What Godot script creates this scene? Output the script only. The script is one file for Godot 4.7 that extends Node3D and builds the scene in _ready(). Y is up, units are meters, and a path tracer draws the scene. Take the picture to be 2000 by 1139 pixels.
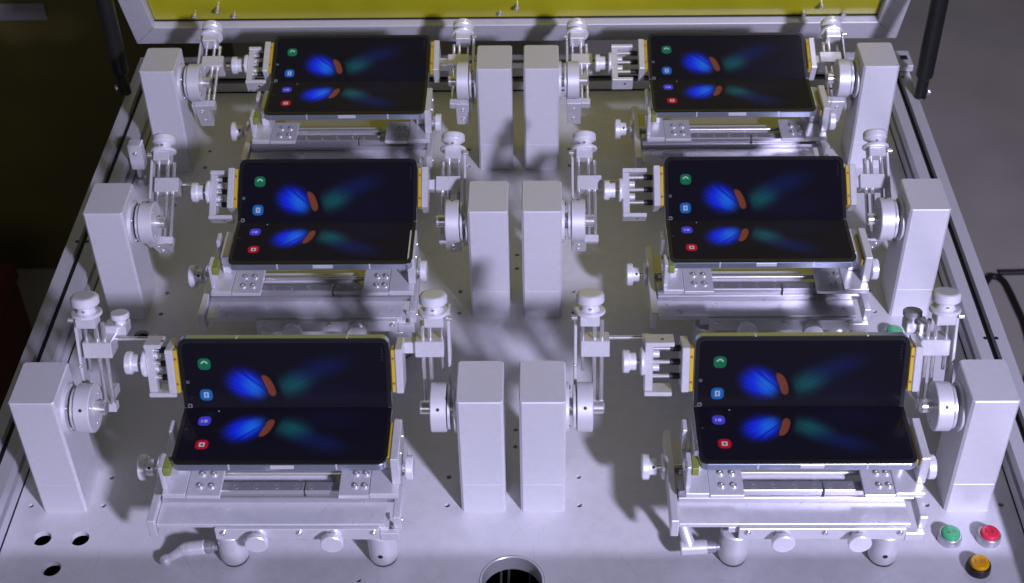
extends Node3D
# All lengths below are millimetres; U turns them into metres when a mesh or a node is placed.
const U := 0.001
const AXIS := 107.0                                   # height of the folding axis above the deck
const ROW_Z := [75.0, -190.3, -454.4]                 # folding axis of the front, middle and back rows
const POST_X := [-441.0, -59.6, -6.1, 374.4]
const ROW_NAME := ["front", "middle", "back"]

var M := {}
var taken := {}

# ------------------------------------------------------------------ mesh builder
class Shape:
	var st := SurfaceTool.new()
	func _init() -> void:
		st.begin(Mesh.PRIMITIVE_TRIANGLES)
	func tri(a: Vector3, b: Vector3, c: Vector3, n: Vector3, na = null, nb = null, nc = null, ua = null, ub = null, uc = null) -> void:
		var flip := (b - a).cross(c - a).dot(n) > 0.0
		var v := [a, c, b] if flip else [a, b, c]
		var nn := [na if na != null else n, nb if nb != null else n, nc if nc != null else n]
		var uu := [ua, ub, uc]
		if flip:
			nn = [nn[0], nn[2], nn[1]]
			uu = [uu[0], uu[2], uu[1]]
		for i in 3:
			st.set_normal(nn[i])
			if uu[i] != null:
				st.set_uv(uu[i])
			st.add_vertex(v[i] * U)
	func quad(a: Vector3, b: Vector3, c: Vector3, d: Vector3, n: Vector3) -> void:
		tri(a, b, c, n)
		tri(a, c, d, n)
	func box(lo: Vector3, hi: Vector3, ch := 0.6, xf := Transform3D()) -> void:
		# a box with every edge chamfered
		var c := (lo + hi) / 2.0
		var h := ((hi - lo) / 2.0).abs()
		ch = minf(ch, minf(h.x, minf(h.y, h.z)) * 0.9)
		var B := xf.basis
		var p := func(sx: float, sy: float, sz: float, k: int) -> Vector3:
			var v := Vector3(sx * (h.x - (0.0 if k == 0 else ch)), sy * (h.y - (0.0 if k == 1 else ch)), sz * (h.z - (0.0 if k == 2 else ch)))
			return xf * (c + v)
		for s in [-1.0, 1.0]:
			quad(p.call(s, -1, -1, 0), p.call(s, 1, -1, 0), p.call(s, 1, 1, 0), p.call(s, -1, 1, 0), B * Vector3(s, 0, 0))
			quad(p.call(-1, s, -1, 1), p.call(1, s, -1, 1), p.call(1, s, 1, 1), p.call(-1, s, 1, 1), B * Vector3(0, s, 0))
			quad(p.call(-1, -1, s, 2), p.call(1, -1, s, 2), p.call(1, 1, s, 2), p.call(-1, 1, s, 2), B * Vector3(0, 0, s))
			for t in [-1.0, 1.0]:
				quad(p.call(s, t, -1, 0), p.call(s, t, 1, 0), p.call(s, t, 1, 1), p.call(s, t, -1, 1), B * Vector3(s, t, 0).normalized())
				quad(p.call(s, -1, t, 0), p.call(s, 1, t, 0), p.call(s, 1, t, 2), p.call(s, -1, t, 2), B * Vector3(s, 0, t).normalized())
				quad(p.call(-1, s, t, 1), p.call(1, s, t, 1), p.call(1, s, t, 2), p.call(-1, s, t, 2), B * Vector3(0, s, t).normalized())
				for r in [-1.0, 1.0]:
					tri(p.call(s, t, r, 0), p.call(s, t, r, 1), p.call(s, t, r, 2), B * Vector3(s, t, r).normalized())
	func lathe(profile: Array, at: Vector3, axis: Vector3, segs := 32) -> void:
		# profile: (radius, height along axis); smooth round the axis, a hard edge at every profile corner
		var w := axis.normalized()
		var u := (Vector3.UP if absf(w.y) < 0.9 else Vector3.RIGHT).cross(w).normalized()
		var v := w.cross(u)
		for i in profile.size() - 1:
			var p: Vector2 = profile[i]
			var q: Vector2 = profile[i + 1]
			var d := q - p
			if d.length() < 0.0001:
				continue
			var nn := Vector2(d.y, -d.x).normalized()
			for k in segs:
				var a := TAU * k / segs
				var b := TAU * (k + 1) / segs
				var ra := u * cos(a) + v * sin(a)
				var rb := u * cos(b) + v * sin(b)
				var na := ra * nn.x + w * nn.y
				var nb := rb * nn.x + w * nn.y
				var p0 := at + ra * p.x + w * p.y
				var p1 := at + rb * p.x + w * p.y
				var q0 := at + ra * q.x + w * q.y
				var q1 := at + rb * q.x + w * q.y
				var m := (na + nb).normalized()
				if p.x > 0.0001:
					tri(p0, p1, q1, m, na, nb, nb)
				if q.x > 0.0001:
					tri(p0, q1, q0, m, na, nb, na)
	func rod(a: Vector3, b: Vector3, r: float, ch := 0.4, segs := 20) -> void:
		var l := a.distance_to(b)
		ch = minf(ch, minf(r, l) * 0.45)
		lathe([Vector2(0, 0), Vector2(r - ch, 0), Vector2(r, ch), Vector2(r, l - ch), Vector2(r - ch, l), Vector2(0, l)], a, b - a, segs)
	func dome(at: Vector3, axis: Vector3, r: float, h: float, segs := 18) -> void:
		# screw head: rounded cap with a socket sunk in it
		lathe([Vector2(r, 0), Vector2(r, h * 0.35), Vector2(r * 0.92, h * 0.66), Vector2(r * 0.72, h * 0.9), Vector2(r * 0.46, h), Vector2(r * 0.42, h * 0.98), Vector2(r * 0.42, h * 0.5), Vector2(0, h * 0.45)], at, axis, segs)
	func tube(path: Array, r: float, segs := 14) -> void:
		var rings := []
		for i in path.size():
			var t: Vector3 = (path[mini(i + 1, path.size() - 1)] - path[maxi(i - 1, 0)]).normalized()
			var u := (Vector3.UP if absf(t.y) < 0.9 else Vector3.RIGHT).cross(t).normalized()
			var v := t.cross(u)
			var ring := []
			for k in segs:
				ring.append(u * cos(TAU * k / segs) + v * sin(TAU * k / segs))
			rings.append(ring)
		for i in path.size() - 1:
			for k in segs:
				var l := (k + 1) % segs
				var a: Vector3 = rings[i][k]
				var b: Vector3 = rings[i][l]
				var c: Vector3 = rings[i + 1][l]
				var d: Vector3 = rings[i + 1][k]
				tri(path[i] + a * r, path[i] + b * r, path[i + 1] + c * r, a + b, a, b, c)
				tri(path[i] + a * r, path[i + 1] + c * r, path[i + 1] + d * r, a + b, a, c, d)
	func prism(poly: PackedVector2Array, lo: float, hi: float, xf := Transform3D(), ch := 0.0) -> void:
		# outline in local x-y, thickness along local z, its front rim chamfered
		var c := Vector2.ZERO
		for p in poly:
			c += p / poly.size()
		var inner := poly
		if ch > 0.0:
			var off := Geometry2D.offset_polygon(poly, -ch, Geometry2D.JOIN_MITER)
			if off.size() == 1 and off[0].size() == poly.size():
				# match the first corner of the inset outline to the nearest of the outer one
				var best := 0
				for i in poly.size():
					if off[0][i].distance_to(poly[0]) < off[0][best].distance_to(poly[0]):
						best = i
				inner = PackedVector2Array()
				for i in poly.size():
					inner.append(off[0][(best + i) % poly.size()])
			else:
				ch = 0.0
		var idx := Geometry2D.triangulate_polygon(poly)
		var at := func(p: Vector2, z: float) -> Vector3: return xf * Vector3(p.x, p.y, z)
		for i in range(0, idx.size(), 3):
			tri(at.call(inner[idx[i]], hi), at.call(inner[idx[i + 1]], hi), at.call(inner[idx[i + 2]], hi), xf.basis * Vector3(0, 0, 1))
			tri(at.call(poly[idx[i]], lo), at.call(poly[idx[i + 1]], lo), at.call(poly[idx[i + 2]], lo), xf.basis * Vector3(0, 0, -1))
		for i in poly.size():
			var j := (i + 1) % poly.size()
			var e := poly[j] - poly[i]
			var n := Vector2(e.y, -e.x).normalized()
			if Geometry2D.is_point_in_polygon((poly[i] + poly[j]) / 2.0 + n * 0.01, poly):
				n = -n
			quad(at.call(poly[i], lo), at.call(poly[j], lo), at.call(poly[j], hi - ch), at.call(poly[i], hi - ch), xf.basis * Vector3(n.x, n.y, 0))
			if ch > 0.0:
				quad(at.call(poly[i], hi - ch), at.call(poly[j], hi - ch), at.call(inner[j], hi), at.call(inner[i], hi), xf.basis * Vector3(n.x, n.y, 1).normalized())
	func done() -> ArrayMesh:
		return st.commit()

func numbered(called: String) -> String:
	taken[called] = taken.get(called, -1) + 1
	return called if taken[called] == 0 else "%s_%03d" % [called, taken[called]]

func part(called: String, s: Shape, mat: Material, parent: Node3D) -> MeshInstance3D:
	var o := MeshInstance3D.new()
	o.name = called
	o.mesh = s.done()
	o.material_override = null
	o.mesh.surface_set_material(0, mat)
	parent.add_child(o, true)
	return o

func tag(o: Node, label: String, category := "", group := "", kind := "") -> void:
	o.set_meta("label", label)
	if category:
		o.set_meta("category", category)
	if group:
		o.set_meta("group", group)
	if kind:
		o.set_meta("kind", kind)

func thing(called: String, label: String, category: String, at := Vector3.ZERO, group := "") -> Node3D:
	var o := Node3D.new()
	o.name = numbered(called)
	add_child(o)
	o.position = at * U
	tag(o, label, category, group)
	return o

# ------------------------------------------------------------------ materials
func noise_tex(freq: float, lo: float, hi: float, seed_: int, size := 512, octaves := 4, kind := FastNoiseLite.TYPE_SIMPLEX) -> NoiseTexture2D:
	var n := FastNoiseLite.new()
	n.seed = seed_
	n.noise_type = kind
	n.frequency = freq
	n.fractal_octaves = octaves
	var t := NoiseTexture2D.new()
	t.width = size
	t.height = size
	t.seamless = true
	t.noise = n
	var g := Gradient.new()
	g.set_color(0, Color(lo, lo, lo))
	g.set_color(1, Color(hi, hi, hi))
	t.color_ramp = g
	return t

func mat(called: String, linear: Color, metallic: float, rough: float, grain: Texture2D = null, rough_map: Texture2D = null, scale := 6.0) -> StandardMaterial3D:
	var m := StandardMaterial3D.new()
	m.resource_name = called
	m.albedo_color = linear.linear_to_srgb()
	m.metallic = metallic
	m.roughness = rough
	if grain or rough_map:
		m.uv1_triplanar = true
		m.uv1_scale = Vector3.ONE * scale
	if grain:
		m.albedo_texture = grain
	if rough_map:
		m.roughness_texture = rough_map
	M[called] = m
	return m

# a grey sheet of machined metal: fine grain, short scratches in all directions, a few dull spots
func worn_metal(seed_: int, lines: int, dark: float, spots: int) -> ImageTexture:
	var n := 1024
	var rng := RandomNumberGenerator.new()
	rng.seed = seed_
	var im := Image.create_empty(n, n, false, Image.FORMAT_RGB8)
	var coarse := FastNoiseLite.new()
	coarse.seed = seed_
	coarse.frequency = 0.02
	var tone := PackedFloat32Array()
	tone.resize(n * n)
	for j in n:
		for i in n:
			var edge := minf(minf(i, n - i), minf(j, n - j)) / 90.0
			tone[j * n + i] = 0.965 + rng.randf_range(-0.02, 0.02) + 0.03 * coarse.get_noise_2d(i, j) * minf(edge, 1.0)
	for q in lines:
		var p := Vector2(rng.randf() * n, rng.randf() * n)
		var a := rng.randf() * TAU
		var bend := rng.randf_range(-0.004, 0.004)
		var l := int(rng.randf_range(8, 90))
		var v := rng.randf_range(dark, 0.98) if rng.randf() < 0.6 else 1.02
		for k in l:
			p += Vector2.from_angle(a)
			a += bend
			var at := posmod(int(p.y), n) * n + posmod(int(p.x), n)
			tone[at] = lerpf(tone[at], v, 0.8)
	for q in spots:
		var c := Vector2(rng.randf() * n, rng.randf() * n)
		var r := rng.randf_range(1.5, 7.0)
		var v := rng.randf_range(dark - 0.08, 0.95)
		for dj in range(-8, 9):
			for di in range(-8, 9):
				var f := 1.0 - smoothstep(r * 0.6, r, Vector2(di, dj).length() + rng.randf() * 1.2)
				var at := posmod(int(c.y) + dj, n) * n + posmod(int(c.x) + di, n)
				tone[at] = lerpf(tone[at], v, f * 0.7)
	for j in n:
		for i in n:
			var g := clampf(tone[j * n + i], 0, 1)
			im.set_pixel(i, j, Color(g, g, g))
	return ImageTexture.create_from_image(im)

func make_materials() -> void:
	var fine := noise_tex(0.12, 0.9, 1.0, 3)
	var patchy := noise_tex(0.012, 0.9, 1.0, 5, 512, 5)
	var smudge := noise_tex(0.012, 0.9, 1.0, 9, 512, 5)
	var rough_fine := noise_tex(0.02, 0.92, 1.0, 11, 512, 3)
	var worn := worn_metal(7, 150, 0.9, 0)
	var wiped := worn_metal(19, 420, 0.8, 14)
	mat("anodised", Color(0.66, 0.66, 0.67), 0.3, 0.46, worn, rough_fine, 5.0)
	mat("deck_plate", Color(0.67, 0.67, 0.68), 0.12, 0.52, wiped, rough_fine, 2.6)
	mat("milled", Color(0.74, 0.74, 0.75), 0.45, 0.33, worn, rough_fine, 9.0)
	mat("tray", Color(0.74, 0.74, 0.75), 0.42, 0.3, wiped, smudge, 4.3)
	mat("extrusion", Color(0.62, 0.62, 0.64), 0.35, 0.45, fine, rough_fine, 8.0)
	mat("steel", Color(0.74, 0.72, 0.7), 0.8, 0.24)
	mat("rail_steel", Color(0.55, 0.54, 0.56), 0.75, 0.3, fine, null, 20.0)
	mat("knob", Color(0.8, 0.8, 0.82), 0.4, 0.32, null, rough_fine, 20.0)
	mat("dark", Color(0.012, 0.011, 0.010), 0.0, 0.6)
	mat("slot_black", Color(0.01, 0.009, 0.008), 0.0, 0.7)
	mat("rubber", Color(0.02, 0.02, 0.02), 0.0, 0.7)
	mat("pad", Color(0.5, 0.36, 0.03), 0.0, 0.45, fine, null, 20.0)
	mat("lime_pad", Color(0.22, 0.26, 0.045), 0.0, 0.45, fine, null, 20.0)
	mat("phone_edge", Color(0.55, 0.61, 0.73), 0.88, 0.22)
	mat("phone_key", Color(0.85, 0.86, 0.9), 0.6, 0.3)
	mat("bezel", Color(0.008, 0.008, 0.009), 0.0, 0.3)
	mat("yellow_panel", Color(0.48, 0.45, 0.012), 0.0, 0.22, noise_tex(0.01, 0.86, 1.0, 21, 256, 3), null, 2.0)
	mat("strut_black", Color(0.012, 0.012, 0.011), 0.1, 0.35)
	mat("cabinet", Color(0.012, 0.012, 0.011), 0.0, 0.5)
	mat("floor", Color(0.46, 0.42, 0.37), 0.0, 0.6, noise_tex(0.008, 0.9, 1.0, 31, 512, 5), rough_fine, 0.6)
	mat("green_cap", Color(0.04, 0.36, 0.13), 0.0, 0.25)
	mat("red_cap", Color(0.6, 0.025, 0.06), 0.0, 0.25)
	mat("amber_cap", Color(0.75, 0.36, 0.0), 0.0, 0.25)
	mat("green_print", Color(0.015, 0.16, 0.05), 0.0, 0.4)
	mat("red_print", Color(0.28, 0.006, 0.015), 0.0, 0.4)
	mat("amber_print", Color(0.4, 0.17, 0.0), 0.0, 0.4)
	mat("red_paint", Color(0.09, 0.004, 0.002), 0.0, 0.5)
	mat("pale_paint", Color(0.24, 0.22, 0.24), 0.0, 0.6)
	var tinted := mat("tinted", Color(0.25, 0.26, 0.28), 0.0, 0.05)
	tinted.transparency = BaseMaterial3D.TRANSPARENCY_ALPHA
	tinted.albedo_color.a = 0.31
	mat("copper", Color(0.3, 0.1, 0.04), 0.3, 0.4)
	mat("olive_dark", Color(0.13, 0.108, 0.024), 0.0, 0.6, noise_tex(0.01, 0.85, 1.0, 33, 256, 3), null, 1.0)
	mat("cable", Color(0.012, 0.01, 0.008), 0.0, 0.5)
	var smears := noise_tex(0.011, 0.35, 1.0, 41, 512, 4)
	for h in 2:
		var s := StandardMaterial3D.new()
		s.resource_name = "screen"
		s.albedo_color = Color(0.004, 0.004, 0.004).linear_to_srgb()
		s.roughness = 0.14
		s.metallic_specular = 0.23
		s.emission_enabled = true
		s.emission = Color.BLACK
		s.emission_texture = screen_picture(h)
		s.emission_energy_multiplier = 0.75
		s.roughness_texture = smears
		s.uv1_scale = Vector3.ONE
		M[["screen_upper", "screen_lower"][h]] = s

func blob(p: Vector2, c: Vector2, r: Vector2, turn: float, soft: float) -> float:
	var d := (p - c).rotated(-turn) / r
	return 1.0 - smoothstep(1.0 - soft, 1.0 + soft * 0.4, d.length())

func round_box(p: Vector2, c: Vector2, h: float, r: float) -> float:
	var q := (p - c).abs() - Vector2(h - r, h - r)
	return Vector2(maxf(q.x, 0), maxf(q.y, 0)).length() + minf(maxf(q.x, q.y), 0.0) - r

# What the display shows, half by half: x runs 0..182 mm across, y 0..66 mm away from the hinge
func screen_picture(half: int) -> ImageTexture:
	var w := 728
	var h := 264
	var im := Image.create_empty(w, h, false, Image.FORMAT_RGB8)
	var streak := FastNoiseLite.new()
	streak.seed = 4
	streak.frequency = 2.2
	var icons := [[Vector2(21.5, 42.5), Color(0.08, 0.42, 0.32)], [Vector2(20.5, 12.5), Color(0.12, 0.38, 0.72)]] if half == 0 else [[Vector2(20.5, 16.0), Color(0.26, 0.24, 0.80)], [Vector2(23.0, 44.0), Color(0.66, 0.04, 0.17)]]
	for j in h:
		for i in w:
			var p := Vector2((i + 0.5) / w * 182.0, (j + 0.5) / h * 66.0)
			var c := Color(0.048, 0.036, 0.1)
			# wing-shaped glow: a blue fan, an orange blade, a green and blue haze
			var oy := 0.0 if half == 0 else 3.0
			var root := Vector2(76, 8 + oy)
			var d := p - root
			var ang := atan2(d.y, -d.x)
			var rays := 0.88 + 0.3 * streak.get_noise_2d(ang * 7.0, 0.3)
			var fan := blob(p, Vector2(56, 23 + oy), Vector2(19.5, 15.5), -0.45, 0.7)
			var cut := smoothstep(-2.0, 2.5, (p - Vector2(74, 22 + oy)).dot(Vector2(-0.86, -0.51)) + 3.0)
			c = c.lerp(Color(0.06, 0.16, 0.93), clampf(fan * rays * 1.2 * cut, 0, 1))
			var core := blob(p, Vector2(62, 20 + oy), Vector2(14, 8.5), -0.8, 0.9)
			c = c.lerp(Color(0.12, 0.46, 0.92), clampf(core * rays * 0.95 * cut, 0, 1))
			var vein := absf((p - Vector2(66, 23 + oy)).dot(Vector2(0.66, 0.75)))
			c = c.lerp(Color(0.02, 0.06, 0.4), clampf((1.0 - vein / 0.9) * fan * cut, 0, 0.75))
			var bl := p - Vector2(76, 21.5 + oy)
			bl.x += bl.y * 0.34
			var blade := 1.0 - smoothstep(0.5, 1.25, pow(absf(bl.x + 0.012 * bl.y * bl.y - 0.6) / 4.0, 2.0) + pow(absf(bl.y) / 10.8, 4.0))
			c = c.lerp(Color(0.6, 0.3, 0.2), blade * 0.82 * (0.9 + 0.3 * streak.get_noise_2d(p.x * 0.3, p.y * 0.3)))
			var haze := blob(p, Vector2(98, 23 + oy), Vector2(21, 13), 0.4, 0.95)
			c = c.lerp(Color(0.07, 0.36, 0.38), clampf(haze * 0.95 * smoothstep(82.0, 88.0, p.x + 0.3 * (p.y - 20.0)) * rays, 0, 1))
			var far := blob(p, Vector2(122, 38 + oy), Vector2(30, 12), 0.3, 1.0)
			c = c.lerp(Color(0.07, 0.13, 0.42), clampf(far * 0.6 * smoothstep(86.0, 96.0, p.x), 0, 1))
			var dusk := blob(p, Vector2(128, 14), Vector2(40, 16), 0.0, 1.0)
			c = c.lerp(Color(0.10, 0.10, 0.36), clampf(dusk * 0.2, 0, 1))
			# icons and navigation marks
			for ic in icons:
				var e := round_box(p, ic[0], 5.6, 4.0)
				if e < 0.6:
					c = c.lerp(ic[1], clampf(0.5 - e / 0.8, 0, 1))
					var q: Vector2 = p - ic[0]
					if half == 0 and ic[0].y > 30:
						if absf(q.length() - 2.4) < 0.75 and q.y > 0.3:
							c = Color(0.66, 0.76, 0.72)
					elif half == 0:
						if absf(q.x) < 2.2 and absf(q.y) < 2.7:
							c = Color(0.62, 0.72, 0.86) if absf(q.x) > 0.8 or absf(q.y) > 1.6 else Color(0.45, 0.4, 0.75)
					elif ic[0].y < 30:
						if q.distance_to(Vector2(1.0, 0)) < 1.9 or (absf(q.x + 2.4) < 0.6 and absf(q.y) < 1.7):
							c = Color(0.55, 0.58, 0.9)
					elif absf(q.x) < 2.6 and absf(q.y) < 2.4:
						c = Color(0.72, 0.66, 0.72) if q.length() > 1.0 else Color(0.1, 0.05, 0.2)
			if half == 0 and round_box(p, Vector2(5.5, 25), 1.4, 0.4) < 0.0:
				c = Color(0.35, 0.35, 0.42)
			if half == 0 and absf(round_box(p, Vector2(5.2, 1.8), 1.5, 0.5)) < 0.45:
				c = Color(0.5, 0.5, 0.55)
			if half == 1 and absf(absf(p.x - 6.0) - (p.y - 25.0)) < 0.5 and absf(p.x - 6.0) < 1.6:
				c = Color(0.3, 0.3, 0.33)
			if half == 1 and p.distance_to(Vector2(31, 4)) < 0.8:
				c = Color(0.55, 0.55, 0.55)
			if half == 0 and absf(p.x - 175.5) < 0.5 and p.y > 44 and p.y < 58 and fmod(p.y, 3.0) < 1.6:
				c = Color(0.22, 0.21, 0.28)
			im.set_pixel(i, j, c)
	return ImageTexture.create_from_image(im)

# ------------------------------------------------------------------ things
func support_post(row: int, col: int) -> void:
	var z: float = ROW_Z[row] + 26.5
	var where: String = ["outer left beside the left frame rail", "left one of the close centre pair", "right one of the close centre pair", "outer right beside the right frame rail"][col]
	var t := thing("support_post", "tall square silver post in the %s row, %s" % [ROW_NAME[row], where], "support post", Vector3(POST_X[col] + 20, 0, z - 26.3), "square silver posts that carry the folding axes")
	var s := Shape.new()
	var up := Transform3D(Basis(Vector3(1, 0, 0), Vector3(0, 0, -1), Vector3(0, 1, 0)), Vector3.ZERO)
	var plan := PackedVector2Array([Vector2(-17.8, -26.3), Vector2(17.8, -26.3), Vector2(20, -24.1), Vector2(20, 24.1), Vector2(17.8, 26.3), Vector2(-17.8, 26.3), Vector2(-20, 24.1), Vector2(-20, -24.1)])
	s.prism(plan, 36.1, 138.3, up, 0.9)
	part("upper_block", s, M.anodised, t)
	s = Shape.new()
	s.prism(plan, 0, 36.0, up, 0.35)
	part("base_block", s, M.anodised, t)
	var k := 1.0 if col in [0, 2] else -1.0
	s = Shape.new()
	s.lathe([Vector2(22, 0), Vector2(22, 2.4), Vector2(21.4, 3), Vector2(13, 3), Vector2(12, 2.2), Vector2(0, 2.2)], Vector3(20 * k, AXIS, 0), Vector3(k, 0, 0), 40)
	var fl := part("bearing_flange", s, M.anodised, t)
	for a in 4:
		var g := PI / 4 + a * PI / 2
		s = Shape.new()
		s.dome(Vector3(23 * k, AXIS + 17.5 * sin(g), 17.5 * cos(g)), Vector3(k, 0, 0), 2.0, 1.4, 12)
		part("screw", s, M.rail_steel, fl)

func knurled_knob(parent: Node3D, called: String, at: Vector3, axis: Vector3, r: float, hub: float, l: float, m: Material) -> Node3D:
	# a round thumb knob: thick cap, narrower hub with a set screw
	var s := Shape.new()
	s.lathe([Vector2(0, 0), Vector2(hub, 0), Vector2(hub, l * 0.5), Vector2(r - 0.8, l * 0.5), Vector2(r, l * 0.5 + 0.8), Vector2(r, l - 0.9), Vector2(r - 0.9, l), Vector2(0, l)], at, axis, 36)
	return part(called, s, m, parent)

func fold_actuator(row: int, col: int, theta: float, phone_edge: float, inset: float, reach: float) -> void:
	# turns with the upper half of the phone; built with +x pointing from its post to the phone, +y along the phone half, +z its normal
	var left := col in [0, 2]
	var k := 1.0 if left else -1.0
	var face: float = POST_X[col] + (40.0 if left else 0.0)
	var words: String = ["from outer left post to left phone", "from centre posts to left phone", "from centre posts to right phone", "from outer right post to right phone"][col]
	var t := thing("fold_actuator", "clamp linkage with disc hub, %s row, %s" % [ROW_NAME[row], words], "clamp linkage", Vector3(face, AXIS, ROW_Z[row]), "swinging clamp linkages beside the phones")
	t.rotation.x = deg_to_rad(90.0 - theta)
	var X := func(x: float, y: float, z: float) -> Vector3: return Vector3(k * x, y, z)
	var ax := Vector3(k, 0, 0)
	var s := Shape.new()
	s.lathe([Vector2(0, 0), Vector2(21.0, 0), Vector2(21.7, 0.7), Vector2(21.7, 13.0), Vector2(20.9, 13.8), Vector2(0, 13.8)], X.call(9.6, 0, 0), ax, 48)
	var hub := part("hub_disc", s, M.anodised, t)
	s = Shape.new()
	s.lathe([Vector2(8, 0), Vector2(8, 3.2), Vector2(19.5, 3.2), Vector2(19.5, 5.4), Vector2(8, 5.4), Vector2(8, 6.8)], X.call(3.2, 0, 0), ax, 40)
	part("spacer_ring", s, M.milled, t)
	s = Shape.new()
	s.rod(X.call(22, 0, 0), X.call(33.5, 0, 0), 6.2, 0.8, 28)
	part("shaft_end", s, M.steel, t)
	for a in 3:
		var g := 0.5 + a * TAU / 3
		s = Shape.new()
		s.dome(X.call(23.3, 15 * sin(g), 15 * cos(g)), ax, 2.0, 0.9, 12)
		part("screw", s, M.steel, hub)
	s = Shape.new()
	var turn := deg_to_rad(theta - 90.0)                # the set screw faces the viewer whatever the angle
	s.lathe([Vector2(1.5, 0), Vector2(1.5, 0.2), Vector2(0, 0.2)], X.call(16.5, 21.62 * sin(turn + 0.1), 21.62 * cos(turn + 0.1)), Vector3(0, sin(turn + 0.1), cos(turn + 0.1)), 12)
	part("set_screw", s, M.dark, hub)
	# slide set back behind the phone: plate, rods, slider block, bracket and knob
	var Y := func(x: float, y: float, z: float) -> Vector3: return Vector3(k * (x + inset), y, z)
	s = Shape.new()
	s.box(Y.call(6.6, -17, -38), Y.call(9.2, 82, -22), 0.5)
	part("back_plate", s, M.milled, t)
	for u in [30.0, 77.0]:
		s = Shape.new()
		s.dome(Y.call(7.9, u, -22), Vector3(0, 0, 1), 1.6, 1.4, 12)
		part("screw", s, M.steel, t)
	for x in [24.5, 31.0]:
		s = Shape.new()
		s.rod(Y.call(x, -9, -26), Y.call(x, 71, -26), 1.9, 0.2, 16)
		part("guide_rod", s, M.steel, t)
	s = Shape.new()
	s.rod(Y.call(14.5, 22, -28), Y.call(14.5, 71, -28), 1.5, 0.2, 14)
	part("lead_screw", s, M.rail_steel, t)
	s = Shape.new()
	s.box(Y.call(12.4, 38.2, -41), Y.call(37.6, 53.4, -20), 0.7)
	part("slider_block", s, M.milled, t)
	s = Shape.new()
	s.box(Y.call(11.5, 70.2, -30), Y.call(28.5, 80.2, -13), 0.7)
	part("top_bracket", s, M.milled, t)
	s = Shape.new()
	s.lathe([Vector2(0, 0), Vector2(12.6, 0), Vector2(13.4, 0.8), Vector2(13.4, 2.6), Vector2(12.6, 3.4), Vector2(9.0, 3.4), Vector2(7.6, 5.5), Vector2(7.6, 8.0), Vector2(11.2, 10.0), Vector2(12.2, 11.2), Vector2(12.2, 16.4), Vector2(11.0, 18.0), Vector2(9.3, 18.6), Vector2(0, 18.7)], Y.call(20.2, 80.3, -21), Vector3(0, 1, 0), 40)
	var kn := part("thumb_knob", s, M.knob, t)
	s = Shape.new()
	s.rod(Y.call(20.2, 86.5, -16), Y.call(20.2, 86.5, -12.7), 1.4, 0.2, 12)
	part("set_screw", s, M.rail_steel, kn)
	s = Shape.new()
	s.rod(Y.call(9.4, 77, -18), Y.call(4.0, 77, -18), 2.4, 0.6, 16)
	part("stop_screw", s, M.steel, t)
	s = Shape.new()
	s.box(X.call(10.6, -17, -64), X.call(26.2, -8.5, -22.4), 0.6)
	s.box(X.call(26.2, -16.6, -32), X.call(34 + inset, -8.9, -22.4), 0.6)
	var fb := part("stop_block", s, M.milled, t)
	for n in [-34.0, -52.0]:
		s = Shape.new()
		s.dome(X.call(18, -17, n), Vector3(0, -1, 0), 2.2, 1.4, 14)
		part("screw", s, M.steel, fb)
	if row == 0 and not col in [1, 2]:
		s = Shape.new()
		s.box(Y.call(26, 50, -58), Y.call(46, 60, -40.5), 0.8)
		var rc := part("rear_plate", s, M.milled, t)
		s = Shape.new()
		s.lathe([Vector2(0, 0), Vector2(5, 0), Vector2(5, 4), Vector2(7.8, 4.6), Vector2(8.4, 5.4), Vector2(8.4, 9), Vector2(7.6, 10), Vector2(0, 10)], Y.call(40, 60, -48), Vector3(0, 1, 0), 30)
		part("rear_knob", s, M.knob if col == 0 else M.rail_steel, rc)
	# clamp on the phone's short edge; e = distance from post face to the phone edge
	var e := (phone_edge - face) * k
	s = Shape.new()
	s.box(X.call(e - 1.2, 15, -9), X.call(e - 4.6, 56, 1.2), 0.4)
	part("grip_pad", s, M.pad, t)
	s = Shape.new()
	s.box(X.call(e - 4.6, 14.5, -24), X.call(e - 11.2, 57, 2.2), 0.7)
	part("clamp_jaw", s, M.milled, t)
	for u in [24.0, 48.0]:
		s = Shape.new()
		s.rod(X.call(e - 3, u, 0.9), X.call(e - 3, u, 1.5), 1.2, 0.1, 10)
		part("pad_screw", s, M.copper, t)
	if left:
		var p := e - reach
		s = Shape.new()
		s.box(X.call(p, 10, -25), X.call(p + 7, 53, -10), 0.7)
		part("pin_plate", s, M.milled, t)
		for q in [53.2, 5.8]:
			s = Shape.new()
			s.box(X.call(p, q, -27), X.call(e - 17 if q > 30 else p + 24, q + 4, -8), 0.5)
			var tf := part("tie_plate", s, M.milled, t)
			s = Shape.new()
			var up := 1.0 if q > 30 else -1.0
			s.lathe([Vector2(1.5, 0), Vector2(1.5, 0.12), Vector2(0, 0.12)], X.call(p + 15, q + (4 if up > 0 else 0), -16), Vector3(0, up, 0), 12)
			part("screw", s, M.dark, tf)
		for u in [49.0, 36.0, 22.5]:
			s = Shape.new()
			s.rod(X.call(p + 7, u, -15), X.call(e - 11.2, u, -15), 1.9, 0.1, 14)
			var pn := part("guide_pin", s, M.steel, t)
			s = Shape.new()
			s.rod(X.call(e - 20, u, -15), X.call(e - 11.4, u, -15), 2.9, 0.3, 16)
			part("bushing", s, M.dark, pn)
		for u in [42.5, 29.5]:
			s = Shape.new()
			s.rod(X.call(p + 7, u, -18), X.call(p + 13, u, -18), 3.6, 0.5, 16)
			part("spring_cup", s, M.milled, t)
		s = Shape.new()
		s.lathe([Vector2(0, 0), Vector2(11.4, 0), Vector2(12.4, 1), Vector2(12.4, 2.6), Vector2(11.6, 3.4), Vector2(0, 3.4)], X.call(p - 0.2, 36, -16), -ax, 36)
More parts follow.
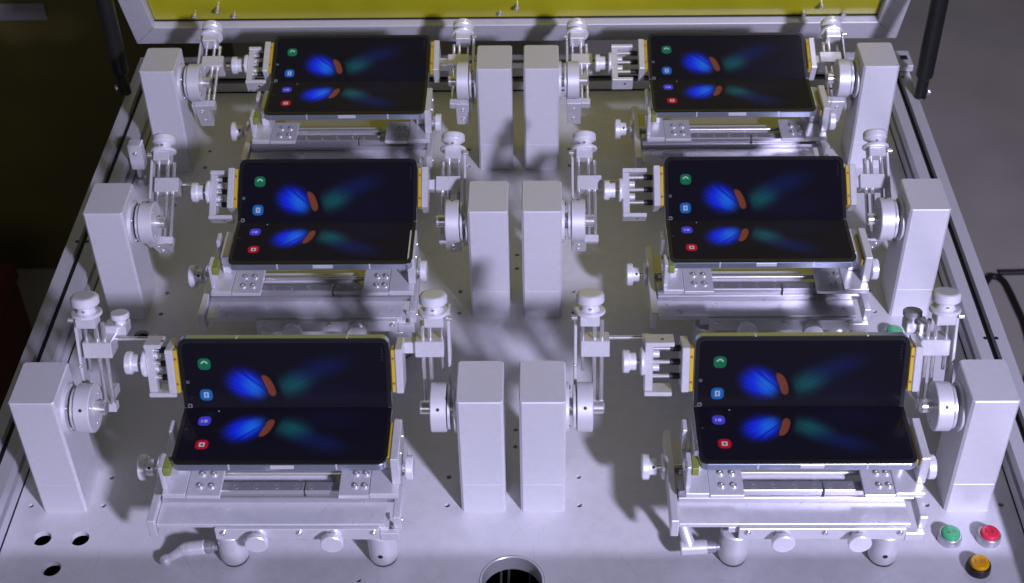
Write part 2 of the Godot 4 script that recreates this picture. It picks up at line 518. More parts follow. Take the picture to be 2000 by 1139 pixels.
		part("lock_ring", s, M.knob, t)
		s = Shape.new()
		s.rod(X.call(p - 3, 36, -16), X.call(p - 8.5, 36, -16), 2.6, 0.1, 14)
		part("knob_screw", s, M.rail_steel, t)
		knurled_knob(t, "side_knob", X.call(p - 7.5, 36, -16), -ax, 10.2, 7.8, 11.5, M.knob)
		s = Shape.new()
		s.rod(X.call(37.6 + inset, 50, -36), X.call(p + 0.5, 50, -36), 2.0, 0.3, 14)
		s.box(X.call(p - 1, 44, -38.5), X.call(p + 6, 53, -25.2), 0.5)
		part("link_rod", s, M.steel, t)
	else:
		s = Shape.new()
		s.box(X.call(37.0 + inset, 40, -36), X.call(e - 6, 51, -24.2), 0.7)
		part("link_block", s, M.milled, t)

func outline(hw: float, v0: float, v1: float, r: float, steps := 6) -> PackedVector2Array:
	# half of the phone: square at the hinge, rounded at the outer corners
	var p := PackedVector2Array([Vector2(-hw, v0), Vector2(hw, v0)])
	for i in steps + 1:
		var a := PI / 2 * i / steps
		p.append(Vector2(hw - r + r * cos(a), v1 - r + r * sin(a)))
	for i in steps + 1:
		var a := PI / 2 + PI / 2 * i / steps
		p.append(Vector2(-hw + r + r * cos(a), v1 - r + r * sin(a)))
	return p

func folding_phone(row: int, cx: float, theta: float, side: String) -> void:
	var lean: String = ["folded to a right angle", "opened well past upright", "opened almost flat"][row]
	var t := thing("folding_phone", "half-open folding phone, %s row, %s stage, %s" % [ROW_NAME[row], side, lean], "phone", Vector3(cx, AXIS, ROW_Z[row]), "folding phones held on the test stages")
	# each half is drawn in its own plane: x across, y away from the hinge, z out of the screen
	for half in 2:
		var xf := Transform3D()
		if half == 0:
			xf.basis = Basis(Vector3.RIGHT, deg_to_rad(90.0 - theta))
		else:
			xf.basis = Basis(Vector3(-1, 0, 0), Vector3(0, 0, 1), Vector3(0, 1, 0))
		var name_: String = ["upper", "lower"][half]
		var s := Shape.new()
		s.prism(outline(91, 1.0, 66.5, 7.4, 8), -8.4, -1.5, xf, 0.7)
		var body := part(name_ + "_body", s, M.phone_edge, t)
		s = Shape.new()
		var ring := outline(90.75, 0.4, 66.25, 7.2, 8)
		var hole := outline(87.4, 0.4, 62.6, 5.0, 8)
		# raised black rim round the display
		for i in range(1, ring.size()):
			var j := (i + 1) % ring.size()
			if i == ring.size() - 1:
				j = 0
			var a := xf * Vector3(ring[i].x, ring[i].y, 0.1)
			var b := xf * Vector3(ring[j].x, ring[j].y, 0.1)
			var c := xf * Vector3(hole[j].x, hole[j].y, 0.1)
			var d := xf * Vector3(hole[i].x, hole[i].y, 0.1)
			s.quad(a, b, c, d, xf.basis.z)
			var dn := xf.basis.z * 1.7
			var out2 := Vector2((ring[j] - ring[i]).y, -(ring[j] - ring[i]).x).normalized()
			s.quad(a, b, b - dn, a - dn, xf.basis * Vector3(out2.x, out2.y, 0))
			s.quad(d, c, c - dn, d - dn, xf.basis * Vector3(-out2.x, -out2.y, 0))
		part(name_ + "_bezel", s, M.bezel, t)
		s = Shape.new()
		var poly := outline(88.2, 0.0, 63.4, 5.4, 8)
		var idx := Geometry2D.triangulate_polygon(poly)
		for i in range(0, idx.size(), 3):
			var v := []
			var uv := []
			for q in 3:
				var p := poly[idx[i + q]]
				v.append(xf * Vector3(p.x, p.y, -0.25))
				var px := -p.x if half == 1 else p.x
				uv.append(Vector2((px + 91.0) / 182.0, p.y / 66.0))
			s.tri(v[0], v[1], v[2], xf.basis.z, null, null, null, uv[0], uv[1], uv[2])
		part(name_ + "_screen", s, M["screen_" + name_], t)
		# antenna gaps and the long key on the outer edge
		for gx in ([-49.0, 42.0] if half == 1 else [-40.0, 55.0]):
			s = Shape.new()
			s.box(Vector3(gx - 0.7, 66.2, -7.6), Vector3(gx + 0.7, 66.62, -1.2), 0.05, xf)
			part("antenna_gap", s, M.phone_key, body)
		if half == 1:
			s = Shape.new()
			s.box(Vector3(-13, 66.3, -6.2), Vector3(7, 67.1, -2.0), 0.3, xf)
			part("side_key", s, M.phone_key, body)
	var sp := Shape.new()
	sp.rod(Vector3(-88, -6.2, -3.5), Vector3(88, -6.2, -3.5), 4.6, 0.5, 20)
	part("hinge_spine", sp, M.phone_edge, t)

func phone_stage(row: int, cx: float, side: String, legs: Array, lever: int) -> void:
	var t := thing("phone_stage", "silver tray and rail carriage under the phone, %s row, %s side" % [ROW_NAME[row], side], "stage", Vector3(cx, 0, ROW_Z[row]), "stages that hold the lower halves of the phones")
	var s := Shape.new()
	s.box(Vector3(-107, 50.5, 42), Vector3(88, 55, 88), 0.5)
	part("tray", s, M.tray, t)
	s = Shape.new()
	s.box(Vector3(-107, 46, -15), Vector3(95, 50, 41), 0.5)
	part("under_plate", s, M.rail_steel, t)
	s = Shape.new()
	s.box(Vector3(-114, 41, -16), Vector3(-107.3, 61, 90), 0.7)
	part("side_wall", s, M.milled, t)
	s = Shape.new()
	s.box(Vector3(95.3, 46, 2), Vector3(102, 61, 86), 0.7)
	var rw := part("side_wall", s, M.milled, t)
	s = Shape.new()
	s.dome(Vector3(102, 52, 80), Vector3(1, 0, 0), 2.0, 1.6, 12)
	part("screw", s, M.steel, rw)
	s = Shape.new()
	s.box(Vector3(84, 38, 86.3), Vector3(100, 47.5, 92), 0.6)
	part("end_lug", s, M.milled, t)
	# front plate with screws and two thumb knobs
	s = Shape.new()
	s.box(Vector3(-56.6, 40, 88.4), Vector3(83.7, 53.6, 92.4), 0.5)
	var fp := part("front_plate", s, M.milled, t)
	for x in [-49.0, 16.0, 79.0]:
		s = Shape.new()
		s.dome(Vector3(x, 50.0, 92.4), Vector3(0, 0, 1), 2.6, 2.6, 16)
		part("screw", s, M.steel, fp)
	for x in [-20.0, 44.0]:
		s = Shape.new()
		s.lathe([Vector2(6.8, 0), Vector2(6.8, 5), Vector2(9.2, 5.4), Vector2(9.9, 6.2), Vector2(9.9, 10.4), Vector2(9.2, 11.2), Vector2(0, 11.2)], Vector3(x, 46.2, 92.4), Vector3(0, 0, 1), 36)
		part("thumb_knob", s, M.knob, fp)
	# legs
	for i in 2:
		var x: float = legs[i]
		s = Shape.new()
		s.lathe([Vector2(10.6, 0.8), Vector2(11.8, 2.0), Vector2(12.7, 5), Vector2(12.7, 36.4), Vector2(11.4, 38), Vector2(5.5, 38), Vector2(5.5, 36.5), Vector2(0, 36.5)], Vector3(x, 0, 78), Vector3.UP, 40)
		var leg := part("leg", s, M.milled, t)
		s = Shape.new()
		s.lathe([Vector2(11.6, 0), Vector2(11.6, 1.6), Vector2(0, 1.6)], Vector3(x, 0, 78), Vector3.UP, 32)
		part("rubber_foot", s, M.rubber, leg)
		s = Shape.new()
		s.rod(Vector3(x, 36, 78), Vector3(x, 46, 78), 4.6, 0.3, 20)
		part("rod", s, M.steel, leg)
		s = Shape.new()
		s.box(Vector3(x - 8, 43, 70), Vector3(x + 8, 50, 87.5), 0.6)
		part("leg_block", s, M.milled, t)
		if i == 1:
			s = Shape.new()
			s.lathe([Vector2(2.2, 0), Vector2(2.2, 0.2), Vector2(0, 0.2)], Vector3(x - 1, 15, 78 + 12.66), Vector3(0, 0, 1), 14)
			part("set_screw", s, M.dark, leg)
	# clamp lever on the left leg
	var lx: float = legs[0] - 12.5
	if lever > 0:
		s = Shape.new()
		s.rod(Vector3(lx, 18, 82), Vector3(lx - 6, 18, 82), 3.0, 0.2, 16)
		s.lathe([Vector2(0, 0), Vector2(4.4, 0), Vector2(5, 0.6), Vector2(5, 3), Vector2(5.8, 3.4), Vector2(5.8, 9), Vector2(0, 9)], Vector3(lx - 3, 18, 82), Vector3(-1, 0, 0), 24)
		part("clamp_bolt", s, M.rail_steel, t)
		s = Shape.new()
		var a := Vector3(lx - 11, 18, 82)
		if lever == 1:
			var d := Vector3(-1, -0.1, 0.06).normalized()
			s.lathe([Vector2(0, 0), Vector2(6.0, 0), Vector2(6.6, 0.8), Vector2(6.6, 14), Vector2(6.3, 15), Vector2(6.3, 16), Vector2(6.0, 17), Vector2(6.0, 18), Vector2(5.2, 21), Vector2(0, 23)], a, d, 28)
			var e := a + d * 18
			d = Vector3(-0.86, -0.42, 0.28).normalized()
			s.lathe([Vector2(0, -1), Vector2(5.3, 0), Vector2(4.2, 8), Vector2(3.4, 18), Vector2(0, 20)], e, d, 28)
			s.lathe([Vector2(0, 0), Vector2(2.8, 0.6), Vector2(4.7, 2.6), Vector2(5.5, 5.5), Vector2(4.7, 8.4), Vector2(2.8, 10.4), Vector2(0, 11)], e + d * 14, d, 28)
		else:
			s.lathe([Vector2(0, 0), Vector2(6.0, 0), Vector2(6.8, 0.8), Vector2(6.8, 22), Vector2(6.0, 23), Vector2(0, 23)], a, Vector3(-1, -0.05, 0.02), 28)
			s.lathe([Vector2(6.4, 0), Vector2(5.4, 8), Vector2(4.2, 26), Vector2(3.4, 28), Vector2(0, 28)], a + Vector3(-15, 0, 0), Vector3(-0.28, 0.75, -0.6), 28)
		part("clamp_lever", s, M.milled, t)
	# linear rail
	s = Shape.new()
	s.box(Vector3(-106, 55.1, 50), Vector3(17.0, 67, 61), 0.8)
	s.box(Vector3(17.9, 55.1, 50), Vector3(94.5, 67, 61), 0.8)
	s.box(Vector3(-106, 55.1, 61.1), Vector3(94.5, 60.5, 64), 0.6)
	var rail := part("linear_rail", s, M.rail_steel, t)
	for x in [-42.0, -24.5, -7.0, 10.6, 23.2, 41.0]:
		s = Shape.new()
		s.lathe([Vector2(2.7, 0), Vector2(2.7, 0.12), Vector2(2.0, 0.12), Vector2(1.7, -0.5), Vector2(0, -0.5)], Vector3(x, 67, 56), Vector3.UP, 16)
		part("screw", s, M.steel, rail)
	s = Shape.new()
	s.box(Vector3(-58, 52, 24), Vector3(40, 60, 44), 0.6)
	part("spacer_bar", s, M.anodised, t)
	s = Shape.new()
	s.rod(Vector3(-104, 62, 36), Vector3(94, 62, 36), 2.4, 0.2, 14)
	part("drive_rod", s, M.steel, t)
	# carriages with four screws each, end stops and yellow pads against the phone's short edges
	for k: float in [-1.0, 1.0]:
		var x0 := -81.0 if k < 0 else 49.0
		var x1 := -52.0 if k < 0 else 75.0
		s = Shape.new()
		s.box(Vector3(x0, 71.5, 36), Vector3(x1, 75.4, 74.2), 0.5)
		var cp := part("carriage", s, M.milled, t)
		for sx in ([-70.0, -60.0] if k < 0 else [63.0, 72.8 - 1.5]):
			for sz in [49.4, 63.5]:
				s = Shape.new()
				s.dome(Vector3(sx, 75.4, sz), Vector3.UP, 2.9, 2.3, 18)
				part("screw", s, M.steel, cp)
		s = Shape.new()
		s.box(Vector3(x0 + 2, 67.6, 42), Vector3(x1 - 2, 71.4, 70), 0.4)
		part("slide_block", s, M.rail_steel, t)
		var o0 := -101.5 if k < 0 else 75.4
		var o1 := -81.4 if k < 0 else 100.0
		s = Shape.new()
		s.box(Vector3(o0, 70.5, 20), Vector3(o1, 76.2, 73), 0.6)
		part("outer_plate", s, M.milled, t)
		s = Shape.new()
		s.box(Vector3(o0 + 8, 76.3, 4), Vector3(o1 - 4, 98.5, 44), 0.8)
		part("riser", s, M.milled, t)
		var e := 91.6 * k
		var p := 97.5 * k if k < 0 else 94.2
		var q := 101.5 * k
		s = Shape.new()
		s.box(Vector3(p, 76.4, 50 if k < 0 else 14), Vector3(q, 103 if k < 0 else 107, 68 if k < 0 else 62), 0.7)
		var up := part("end_stop", s, M.milled, t)
		if k < 0:
			s = Shape.new()
			s.box(Vector3(p, 76.4, 8), Vector3(q, 100, 22), 0.7)
			part("end_stop", s, M.milled, t)
		for sz in ([54.0, 64.0] if k < 0 else [26.0, 46.0]):
			s = Shape.new()
			s.dome(Vector3(q, 98, sz), Vector3(k, 0, 0), 2.0, 1.6, 12)
			part("screw", s, M.steel, up)
		s = Shape.new()
		s.box(Vector3(e, 94, 54 if k < 0 else 16), Vector3(p - 0.1 * k, 103.0 if k < 0 else (106.0 if side == "left" else 101.0), 69 if k < 0 else 58), 0.6)
		part("grip_pad", s, M.lime_pad if k < 0 else M.pad, t)
	# left adjusting knob
	s = Shape.new()
	s.lathe([Vector2(0, 0), Vector2(10.6, 0), Vector2(11.6, 1), Vector2(11.6, 2.8), Vector2(10.8, 3.6), Vector2(0, 3.6)], Vector3(-114.1, 53, 20.5), Vector3(-1, 0, 0), 36)
	part("lock_ring", s, M.knob, t)
	s = Shape.new()
	s.rod(Vector3(-117, 53, 20.5), Vector3(-123, 53, 20.5), 2.4, 0.1, 14)
	s.rod(Vector3(-107.2, 53, 20.5), Vector3(-84, 53, 20.5), 2.2, 0.1, 14)
	part("adjusting_screw", s, M.steel, t)
	var kb := knurled_knob(t, "side_knob", Vector3(-122, 53, 20.5), Vector3(-1, 0, 0), 11.7, 7.6, 13, M.knob)
	s = Shape.new()
	s.lathe([Vector2(1.4, 0), Vector2(1.4, 0.15), Vector2(0, 0.15)], Vector3(-125, 53 + 5.0, 20.5 + 5.66), Vector3(0, 0.66, 0.75), 12)
	part("set_screw", s, M.dark, kb)
	# right knob
	s = Shape.new()
	s.rod(Vector3(102, 80, 46), Vector3(106, 80, 46), 4.0, 0.3, 18)
	s.lathe([Vector2(0, 0), Vector2(10, 0), Vector2(10.6, 0.7), Vector2(10.6, 5.6), Vector2(9.8, 6.4), Vector2(0, 6.4)], Vector3(105.5, 80, 46), Vector3(1, 0, 0), 32)
	part("side_knob", s, M.knob, t)

func push_button(at: Vector3, colour: String, label: String, strokes: Array) -> void:
	var t := thing("push_button", label, "push button", at, "round push buttons on the deck")
	var s := Shape.new()
	s.lathe([Vector2(10.6, 0), Vector2(10.6, 3.0), Vector2(10.0, 7.2), Vector2(9.4, 8.0), Vector2(8.5, 8.0), Vector2(8.5, 6.4), Vector2(0, 6.4)], Vector3.ZERO, Vector3.UP, 44)
	part("bezel_ring", s, M.rail_steel if colour != "amber" else M.strut_black, t)
	s = Shape.new()
	s.lathe([Vector2(8.3, 5), Vector2(8.3, 9.2), Vector2(7.9, 10.2), Vector2(7.0, 10.9), Vector2(5.0, 11.15), Vector2(0, 11.2)], Vector3.ZERO, Vector3.UP, 44)
	var cap := part("cap", s, M[colour + "_cap"], t)
	s = Shape.new()
	for k in strokes:
		s.box(Vector3(k[0], 11.1, k[1]), Vector3(k[2], 11.32, k[3]), 0.05)
	part("printed_mark", s, M[colour + "_print"], cap)

func rail_profile() -> PackedVector2Array:
	# 32 mm square aluminium extrusion: slots in the top and the inner side; x 0 = inner face, y 0..32
	return PackedVector2Array([Vector2(0, 0), Vector2(32, 0), Vector2(32, 32), Vector2(20, 32), Vector2(20, 24), Vector2(12, 24), Vector2(12, 32), Vector2(0, 32), Vector2(0, 20), Vector2(8, 20), Vector2(8, 12), Vector2(0, 12)])

func frame_rail(label: String, xf: Transform3D, l: float, pins: Array) -> void:
	var t := thing("frame_rail", label, "frame rail", Vector3.ZERO, "slotted aluminium rails round the deck")
	var s := Shape.new()
	s.prism(rail_profile(), 0, l, xf)
	part("extrusion", s, M.extrusion, t)
	s = Shape.new()
	s.box(Vector3(12.2, 23.0, 1), Vector3(19.8, 24.6, l - 1), 0.1, xf)
	s.box(Vector3(7.4, 12.2, 1), Vector3(8.6, 19.8, l - 1), 0.1, xf)
	part("slot_strip", s, M.slot_black, t)
	for p in pins:
		for x in [10.6, 21.4]:
			s = Shape.new()
			s.rod(xf * Vector3(x, 31.9, p), xf * Vector3(x, 32.3, p), 2.1, 0.1, 14)
			part("slot_pin", s, M.dark, t)

func deck() -> void:
	var c := CSGCombiner3D.new()
	c.name = "deck"
	var b := CSGBox3D.new()
	b.size = Vector3(906.5, 6, 807) * U
	b.position = Vector3(-14.2, -3, -195.5) * U
	b.material = M.deck_plate
	c.add_child(b)
	var holes := []
	for p in POST_X.size():
		for z in [93.8, 59.4, -171.4, -205.6, -436.0, -470.0]:
			for x in [POST_X[p] - 13.6, POST_X[p] + 53.0]:
				if p in [1, 2] and x > POST_X[1] + 20 and x < POST_X[2] + 20:
					continue
				if p == 0 and x < POST_X[p] and z < 80 or p == 3 and x > POST_X[p] and z < 80:
					continue
				holes.append([x, z, 2.5])
	for q in [Vector2(-434.3, 132.4), Vector2(-400.2, 132.4), Vector2(-417.2, 166.4)]:
		holes.append([q.x, q.y, 8.3])
	holes.append([-13.2, 180.0, 28.5])
	holes.append([-402, -139, 7.5])
	for q in [Vector2(-12, -1), Vector2(-12, 21), Vector2(-13.4, -267.7), Vector2(-13.4, -243.9), Vector2(-146, 179.2), Vector2(-410, -362)]:
		holes.append([q.x, q.y, 2.2])
	for hh in holes:
		var k := CSGCylinder3D.new()
		k.operation = CSGShape3D.OPERATION_SUBTRACTION
		k.radius = hh[2] * U
		k.height = 0.03
		k.sides = 48 if hh[2] > 20 else (28 if hh[2] > 5 else 14)
		k.position = Vector3(hh[0], -5, hh[1]) * U
		k.material = M.deck_plate
		c.add_child(k)
	var hr := Shape.new()
	hr.lathe([Vector2(28.3, -0.4), Vector2(27.6, 0.5), Vector2(26.6, 0.5), Vector2(26.0, -0.2), Vector2(26.0, -16), Vector2(28.3, -16), Vector2(28.3, -0.4)], Vector3(-13.2, 0, 180.0), Vector3.UP, 56)
	part("hole_ring", hr, M.milled, c)
	for x in [-24.0, -17.0, 2.0]:
		hr = Shape.new()
		hr.rod(Vector3(x, -34, 120), Vector3(x, -34, 240), 1.2, 0.2, 10)
		part("cable_run", hr, M.rail_steel, c)
	tag(c, "grey metal deck plate with drilled holes that everything stands on", "", "", "structure")
	add_child(c)

func hinged_cover() -> void:
	var t := thing("hinged_cover", "raised machine cover behind the deck with silver frame and yellow panel", "cover", Vector3(-20, 46, -645))
	t.rotation.x = deg_to_rad(25.0)                     # stands open, leaning over the deck
	var s := Shape.new()
	# bottom, side and top bars, mitred: outline of each bar in x-y
	var w := 485.0
	var top := 580.0
	s.prism(PackedVector2Array([Vector2(-w, 0), Vector2(w, 0), Vector2(w - 30, 35), Vector2(-w + 30, 35)]), -30, 0, Transform3D(), 0.8)
	part("bottom_bar", s, M.anodised, t)
	for k: float in [-1.0, 1.0]:
		s = Shape.new()
		s.prism(PackedVector2Array([Vector2(k * (w + 0.2), 0.3), Vector2(k * (w - 29.7), 35.3), Vector2(k * (w - 29.7), top - 30), Vector2(k * (w + 0.2), top)]), -30, 0, Transform3D(), 0.8)
		part("side_bar", s, M.anodised, t)
	s = Shape.new()
	s.prism(PackedVector2Array([Vector2(-w, top + 0.4), Vector2(w, top + 0.4), Vector2(w - 30, top - 29.4), Vector2(-w + 30, top - 29.4)]), -30, 0, Transform3D(), 0.8)
	part("top_bar", s, M.anodised, t)
	s = Shape.new()
	s.box(Vector3(-w + 31, 37.2, -15), Vector3(w - 31, top - 31, -11), 0.4)
	var pn := part("yellow_panel", s, M.yellow_panel, t)
	s = Shape.new()
	s.box(Vector3(-w + 30.5, 35.3, -17), Vector3(w - 30.5, 37.0, -9.5), 0.2)
	part("panel_seal", s, M.dark, t)
	for p in [Vector2(-388.6, 64.1), Vector2(-420.9, 48.3), Vector2(-371.3, 47.6), Vector2(-15.7, 65.4), Vector2(-37.1, 48.5), Vector2(360.5, 62.4), Vector2(341.6, 43.6), Vector2(391.3, 43.2)]:
		var long := 7.0 if p.y > 60 else 3.0
		s = Shape.new()
		s.rod(Vector3(p.x + 20, p.y, -11), Vector3(p.x + 20, p.y, -11 + long), 2.0, 0.2, 14)
		s.dome(Vector3(p.x + 20, p.y, -11 + long), Vector3(0, 0, 1), 3.3, 2.6, 16)
		part("bolt", s, M.steel, pn)

func _ready() -> void:
	# camera
	var cam := Camera3D.new()
	cam.name = "camera"
	cam.position = Vector3(13.9, 998.55, 966.26) * U
	cam.rotation = Vector3(-0.7055, 0.0274, -0.0218)
	cam.fov = 22.838
	cam.near = 0.02
	cam.far = 40.0
	var lens := CameraAttributesPhysical.new()
	lens.frustum_focal_length = 60.0
	lens.frustum_focus_distance = 1.38
	lens.exposure_aperture = 14.0
	cam.attributes = lens
	cam.fov = 22.838
	add_child(cam)
	# dim room light and exposure
	var env := Environment.new()
	env.background_mode = Environment.BG_COLOR
	env.background_color = Color(0.048, 0.046, 0.044).linear_to_srgb()
	env.background_energy_multiplier = 1.0
	env.tonemap_mode = Environment.TONE_MAPPER_LINEAR
	env.tonemap_exposure = 1.0
	env.sdfgi_enabled = true
	env.ssao_enabled = true
	env.ssil_enabled = true
	var we := WorldEnvironment.new()
	we.environment = env
	add_child(we)
	make_materials()
	# the work lamp behind the photographer's right shoulder
	var lamp_at := Vector3(1080, 1330, 1800)
	var aim := Vector3(200, 0, -500)
	var spot := SpotLight3D.new()
	spot.name = "work_lamp_light"
	spot.position = lamp_at * U
	spot.look_at_from_position(lamp_at * U, aim * U)
	spot.light_color = Color(0.84, 0.825, 1.0)
	spot.light_energy = 10.0
	spot.light_size = 0.095
	spot.spot_angle = 30.0
	spot.spot_angle_attenuation = 0.7
	spot.spot_range = 12.0
	spot.spot_attenuation = 2.0
	spot.shadow_enabled = true
	add_child(spot)
	var back := (lamp_at - aim).normalized()
	var lamp := thing("work_lamp", "round work lamp outside the picture that lights the machine", "lamp", lamp_at + back * 8)
	var s := Shape.new()
	s.lathe([Vector2(60, 0), Vector2(0, 0.01)], Vector3.ZERO, -back, 40)
	var glow := StandardMaterial3D.new()
	glow.albedo_color = Color.BLACK
	glow.emission_enabled = true
	glow.emission = Color(0.84, 0.825, 1.0)
	glow.emission_energy_multiplier = 6.0
	part("lamp_glass", s, glow, lamp)
	s = Shape.new()
	s.lathe([Vector2(60.5, -2), Vector2(66, -2), Vector2(66, 30), Vector2(40, 70), Vector2(0, 70)], Vector3.ZERO, back, 40)
	part("lamp_housing", s, M.strut_black, lamp)

	# the wide dim panel light far behind the photographer, which fills the shadows from the front
	var fill_at := Vector3(-250, 1000, 2700)
	var fill_basis := Basis.looking_at(Vector3(0, -0.32, -1).normalized(), Vector3.UP)
	var fill := AreaLight3D.new()
	fill.name = "panel_light_light"
	fill.transform = Transform3D(fill_basis, fill_at * U)
	fill.area_size = Vector2(2.4, 1.2)
	fill.light_color = Color(0.93, 0.92, 1.0)
	fill.light_energy = 0.9
	fill.shadow_enabled = true
	add_child(fill)
	var panel := thing("panel_light", "wide dim panel light outside the picture, behind the photographer", "lamp", fill_at + fill_basis.z * 10)
	panel.basis = fill_basis
	s = Shape.new()
	s.box(Vector3(-1200, -600, -3), Vector3(1200, 600, 3), 1.0)
	var dim := StandardMaterial3D.new()
	dim.albedo_color = Color.BLACK
	dim.emission_enabled = true
	dim.emission = Color(0.93, 0.92, 1.0)
	dim.emission_energy_multiplier = 0.3
	part("lamp_glass", s, dim, panel)
	s = Shape.new()
	s.box(Vector3(-1220, -620, 4), Vector3(1220, 620, 40), 4.0)
	part("lamp_housing", s, M.strut_black, panel)

	# ---------------- the setting
	s = Shape.new()
	s.box(Vector3(-7000, -920, -7000), Vector3(7000, -900, 5000), 1.0)
	var fl := part("floor", s, M.floor, self)
	tag(fl, "grey workshop floor below the machine", "", "", "structure")
	deck()
	var cab := thing("machine_cabinet", "dark closed cabinet under the deck and its rails", "cabinet", Vector3(-15, -900, -200))
	s = Shape.new()
	s.box(Vector3(-480, 40, -436), Vector3(480, 790, 436), 3.0)
	part("cabinet_body", s, M.cabinet, cab)
	for w in [[Vector3(-480, 790.5, -436), Vector3(480, 886, -430)], [Vector3(-480, 790.5, 430), Vector3(480, 886, 436)], [Vector3(-480, 790.5, -429.5), Vector3(-474, 886, 429.5)], [Vector3(474, 790.5, -429.5), Vector3(480, 886, 429.5)]]:
		s = Shape.new()
		s.box(w[0], w[1], 0.8)
		part("side_panel", s, M.cabinet, cab)
	for q in [Vector2(-430, -390), Vector2(430, -390), Vector2(-430, 390), Vector2(430, 390)]:
		s = Shape.new()
		s.rod(Vector3(q.x, 0, q.y), Vector3(q.x, 40, q.y), 25, 2, 20)
		part("leg", s, M.rubber, cab)
	frame_rail("long slotted aluminium rail along the left edge of the deck", Transform3D(Basis(Vector3(-1, 0, 0), Vector3(0, 1, 0), Vector3(0, 0, 1)), Vector3(-468, 2, -632)), 873, [380.0])
	frame_rail("long slotted aluminium rail along the right edge of the deck", Transform3D(Basis(Vector3(1, 0, 0), Vector3(0, 1, 0), Vector3(0, 0, 1)), Vector3(439.6, 2, -632)), 873, [540.0, 60.0])
	frame_rail("slotted aluminium rail across the back of the deck below the cover", Transform3D(Basis(Vector3(0, 0, -1), Vector3(0, 1, 0), Vector3(1, 0, 0)), Vector3(-467.6, 2, -599.6)), 906.8, [])
	var guard := thing("front_guard", "clear tinted guard panel across the front, just outside the picture", "guard panel", Vector3(-15, -20, 244))
	s = Shape.new()
	s.box(Vector3(-484, 0, 0), Vector3(484, 97, 5), 0.6)
	part("guard_pane", s, M.tinted, guard)
	s = Shape.new()
	s.box(Vector3(-484, -40, 0), Vector3(484, -0.5, 6), 0.8)
	part("guard_foot", s, M.extrusion, guard)
	frame_rail("slotted aluminium rail across the front edge of the deck, outside the picture", Transform3D(Basis(Vector3(0, 0, 1), Vector3(0, 1, 0), Vector3(1, 0, 0)), Vector3(-467.6, -34, 209)), 906.8, [])
	hinged_cover()
	for k: float in [-1.0, 1.0]:
		var x := 473.5 if k > 0 else -501.0
		var g := thing("gas_strut", "black strut rising from the back %s corner of the frame to the cover" % ("right" if k > 0 else "left"), "strut", Vector3(x, 34.6, -527 if k > 0 else -548), "black struts at the cover's sides")
		s = Shape.new()
		s.lathe([Vector2(0, 0), Vector2(7.5, 0), Vector2(7, 1), Vector2(7, 26), Vector2(9.8, 30), Vector2(10.2, 31), Vector2(10.2, 480), Vector2(0, 480)], Vector3.ZERO, Vector3(0, 1, 0.02), 28)
		part("cylinder", s, M.strut_black, g)
		s = Shape.new()
		s.dome(Vector3(7.6 * k, 9, 3), Vector3(k, 0, 0.4), 4, 3.5, 16)
		part("pivot_bolt", s, M.steel, g)
	var cb := thing("corner_bracket", "small silver corner block at the back right end of the frame", "bracket", Vector3(467, 34.2, -602))
	s = Shape.new()
	s.box(Vector3(-13, 0, -18), Vector3(9, 9, 18), 0.8)
	part("block", s, M.anodised, cb)
	s = Shape.new()
	s.box(Vector3(-4.5, 8.9, -6), Vector3(4.5, 9.2, 4), 0.1)
	part("recess", s, M.dark, cb)

	# ---------------- posts, stages, phones and their linkages
	for row in 3:
		for col in 4:
			support_post(row, col)
	var phone_x := [[-208.4, 235.7], [-204.0, 229.5], [-207.0, 229.0]]
	var stage_x := [[-209.0, 236.0], [-213.0, 235.0], [-212.0, 234.0]]
	var theta := [[106.5, 108.0], [142.0, 142.0], [158.0, 158.5]]
	var inset := [[0.0, 0.0, 1.0, -5.0], [1.0, -2.0, 4.0, -4.0], [1.0, -1.0, 2.7, -4.0]]
	for row in 3:
		for c in 2:
			var side: String = ["left", "right"][c]
			phone_stage(row, stage_x[row][c], side, [-48.0, 83.0] if c == 0 else [-57.0, 73.0], (1 if c == 0 else 2) if row == 0 else 0)
			folding_phone(row, phone_x[row][c], theta[row][c], side)
			for q in 2:
				fold_actuator(row, c * 2 + q, theta[row][c], phone_x[row][c] + (-91.0 if q == 0 else 91.0), inset[row][c * 2 + q], 32.0 if c == 0 else 42.0)


	# ---------------- small things on the deck
	push_button(Vector3(372, 0, 134), "green", "round green push button with metal ring, nearest the front right post", [[-4, -2.6, -3.2, 2.6], [-3.2, -2.6, -0.8, -1.9], [-3.0, 0, -0.8, 2.4], [0.6, -2, 4, -1.3], [1.0, -0.6, 1.7, 2.6], [2.2, 0, 4, 0.7], [3.3, 0.7, 4, 2.6]])
	push_button(Vector3(406, 0, 134), "red", "round red push button with metal ring beside the right rail", [[-4, -2.6, -3.3, 2.6], [-2.8, -2, -0.6, -1.3], [-2.2, -1.3, -1.5, 2.4], [0.6, -2.6, 1.3, 2.4], [2.0, -1.2, 2.7, 2.4], [3.0, -2.4, 4, -1.7], [0.6, 2.0, 4.2, 2.7]])
	push_button(Vector3(389.5, 0, 167), "amber", "round amber push button with dark ring at the front right corner", [[-4.4, -2.4, -3.7, 2.6], [-3.7, -2.4, -1, -1.7], [-3.7, -0.4, -1, 0.3], [0, -2.4, 0.7, 2.6], [1.6, -2.4, 2.3, 2.6], [2.3, -1.2, 3.4, -0.5], [3.6, -2.4, 4.3, 2.6]])
	push_button(Vector3(372.5, 0, -131), "green", "green push button half hidden behind the front right phone", [[-4, -2.6, -3.2, 2.6], [0.6, -2, 4, -1.3]])

	var sb := thing("sensor_bracket", "small silver sensor block standing between left rail and back left post", "sensor", Vector3(-456, 0, -405))
	s = Shape.new()
	s.box(Vector3(-7, 24, -7), Vector3(9, 58, 7), 1.0)
	part("sensor_block", s, M.milled, sb)
	s = Shape.new()
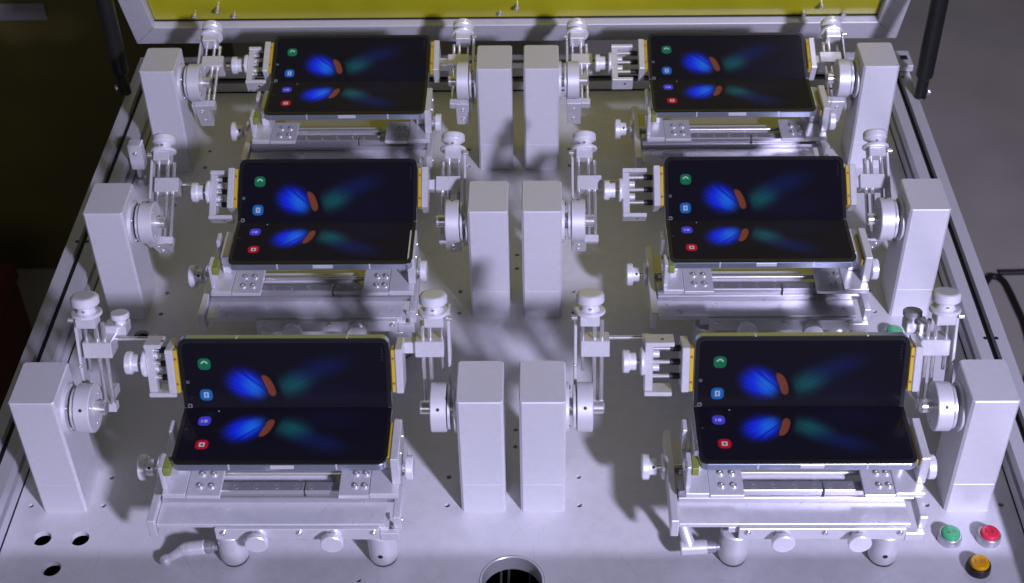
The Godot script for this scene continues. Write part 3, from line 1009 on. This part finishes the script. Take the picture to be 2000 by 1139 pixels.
	s.lathe([Vector2(7, 0), Vector2(7, 10), Vector2(5, 12), Vector2(5, 24), Vector2(0, 24)], Vector3(0, 0, 0), Vector3.UP, 24)
	part("base_fitting", s, M.rail_steel, sb)
	s = Shape.new()
	s.dome(Vector3(1, 47, 7), Vector3(0, 0, 1), 2.4, 2, 14)
	part("screw", s, M.rail_steel, sb)

	# ---------------- the room
	var box := thing("red_tool_box", "dark red tool box on the floor left of the machine", "tool box", Vector3(-1120, -900, -930))
	s = Shape.new()
	s.box(Vector3(-160, 0, -150), Vector3(160, 190, 150), 8.0)
	part("box_body", s, M.red_paint, box)
	s = Shape.new()
	s.box(Vector3(-164, 191, -154), Vector3(164, 230, 154), 8.0)
	part("box_lid", s, M.red_paint, box)
	var dc := thing("dark_cabinet", "tall dark olive cabinet with a pale plate, behind the machine at the left", "cabinet", Vector3(-1700, -900, -1640))
	s = Shape.new()
	s.box(Vector3(-900, 0, -300), Vector3(1000, 1050, 300), 4.0)
	part("cabinet_body", s, M.olive_dark, dc)
	s = Shape.new()
	s.box(Vector3(728, 588, 300.2), Vector3(818, 622, 304), 1.0)
	part("name_plate", s, M.pale_paint, dc)
	var cable := thing("floor_cable", "black cable curving over the floor right of the machine", "cable", Vector3(950, -896, -1300))
	s = Shape.new()
	var bends := [Vector3(905, 0, -1270), Vector3(926, 0, -1298), Vector3(946, 0, -1285), Vector3(952, 0, -1240), Vector3(956, 0, -1160), Vector3(950, 0, -1085), Vector3(930, 0, -1010), Vector3(880, 0, -930)]
	var curve := Curve3D.new()
	for i in bends.size():
		var dir: Vector3 = (bends[mini(i + 1, bends.size() - 1)] - bends[maxi(i - 1, 0)]) / 6.0
		curve.add_point(bends[i] - Vector3(950, 0, -1300), -dir, dir)
	s.tube(Array(curve.tessellate(4, 4)), 7)
	part("cable_run", s, M.cable, cable)
	s = Shape.new()
	s.tube([Vector3(-6, 0, -10), Vector3(60, 0, -12), Vector3(200, 0, -12), Vector3(500, 0, -8)], 6)
	part("cable_run", s, M.cable, cable)
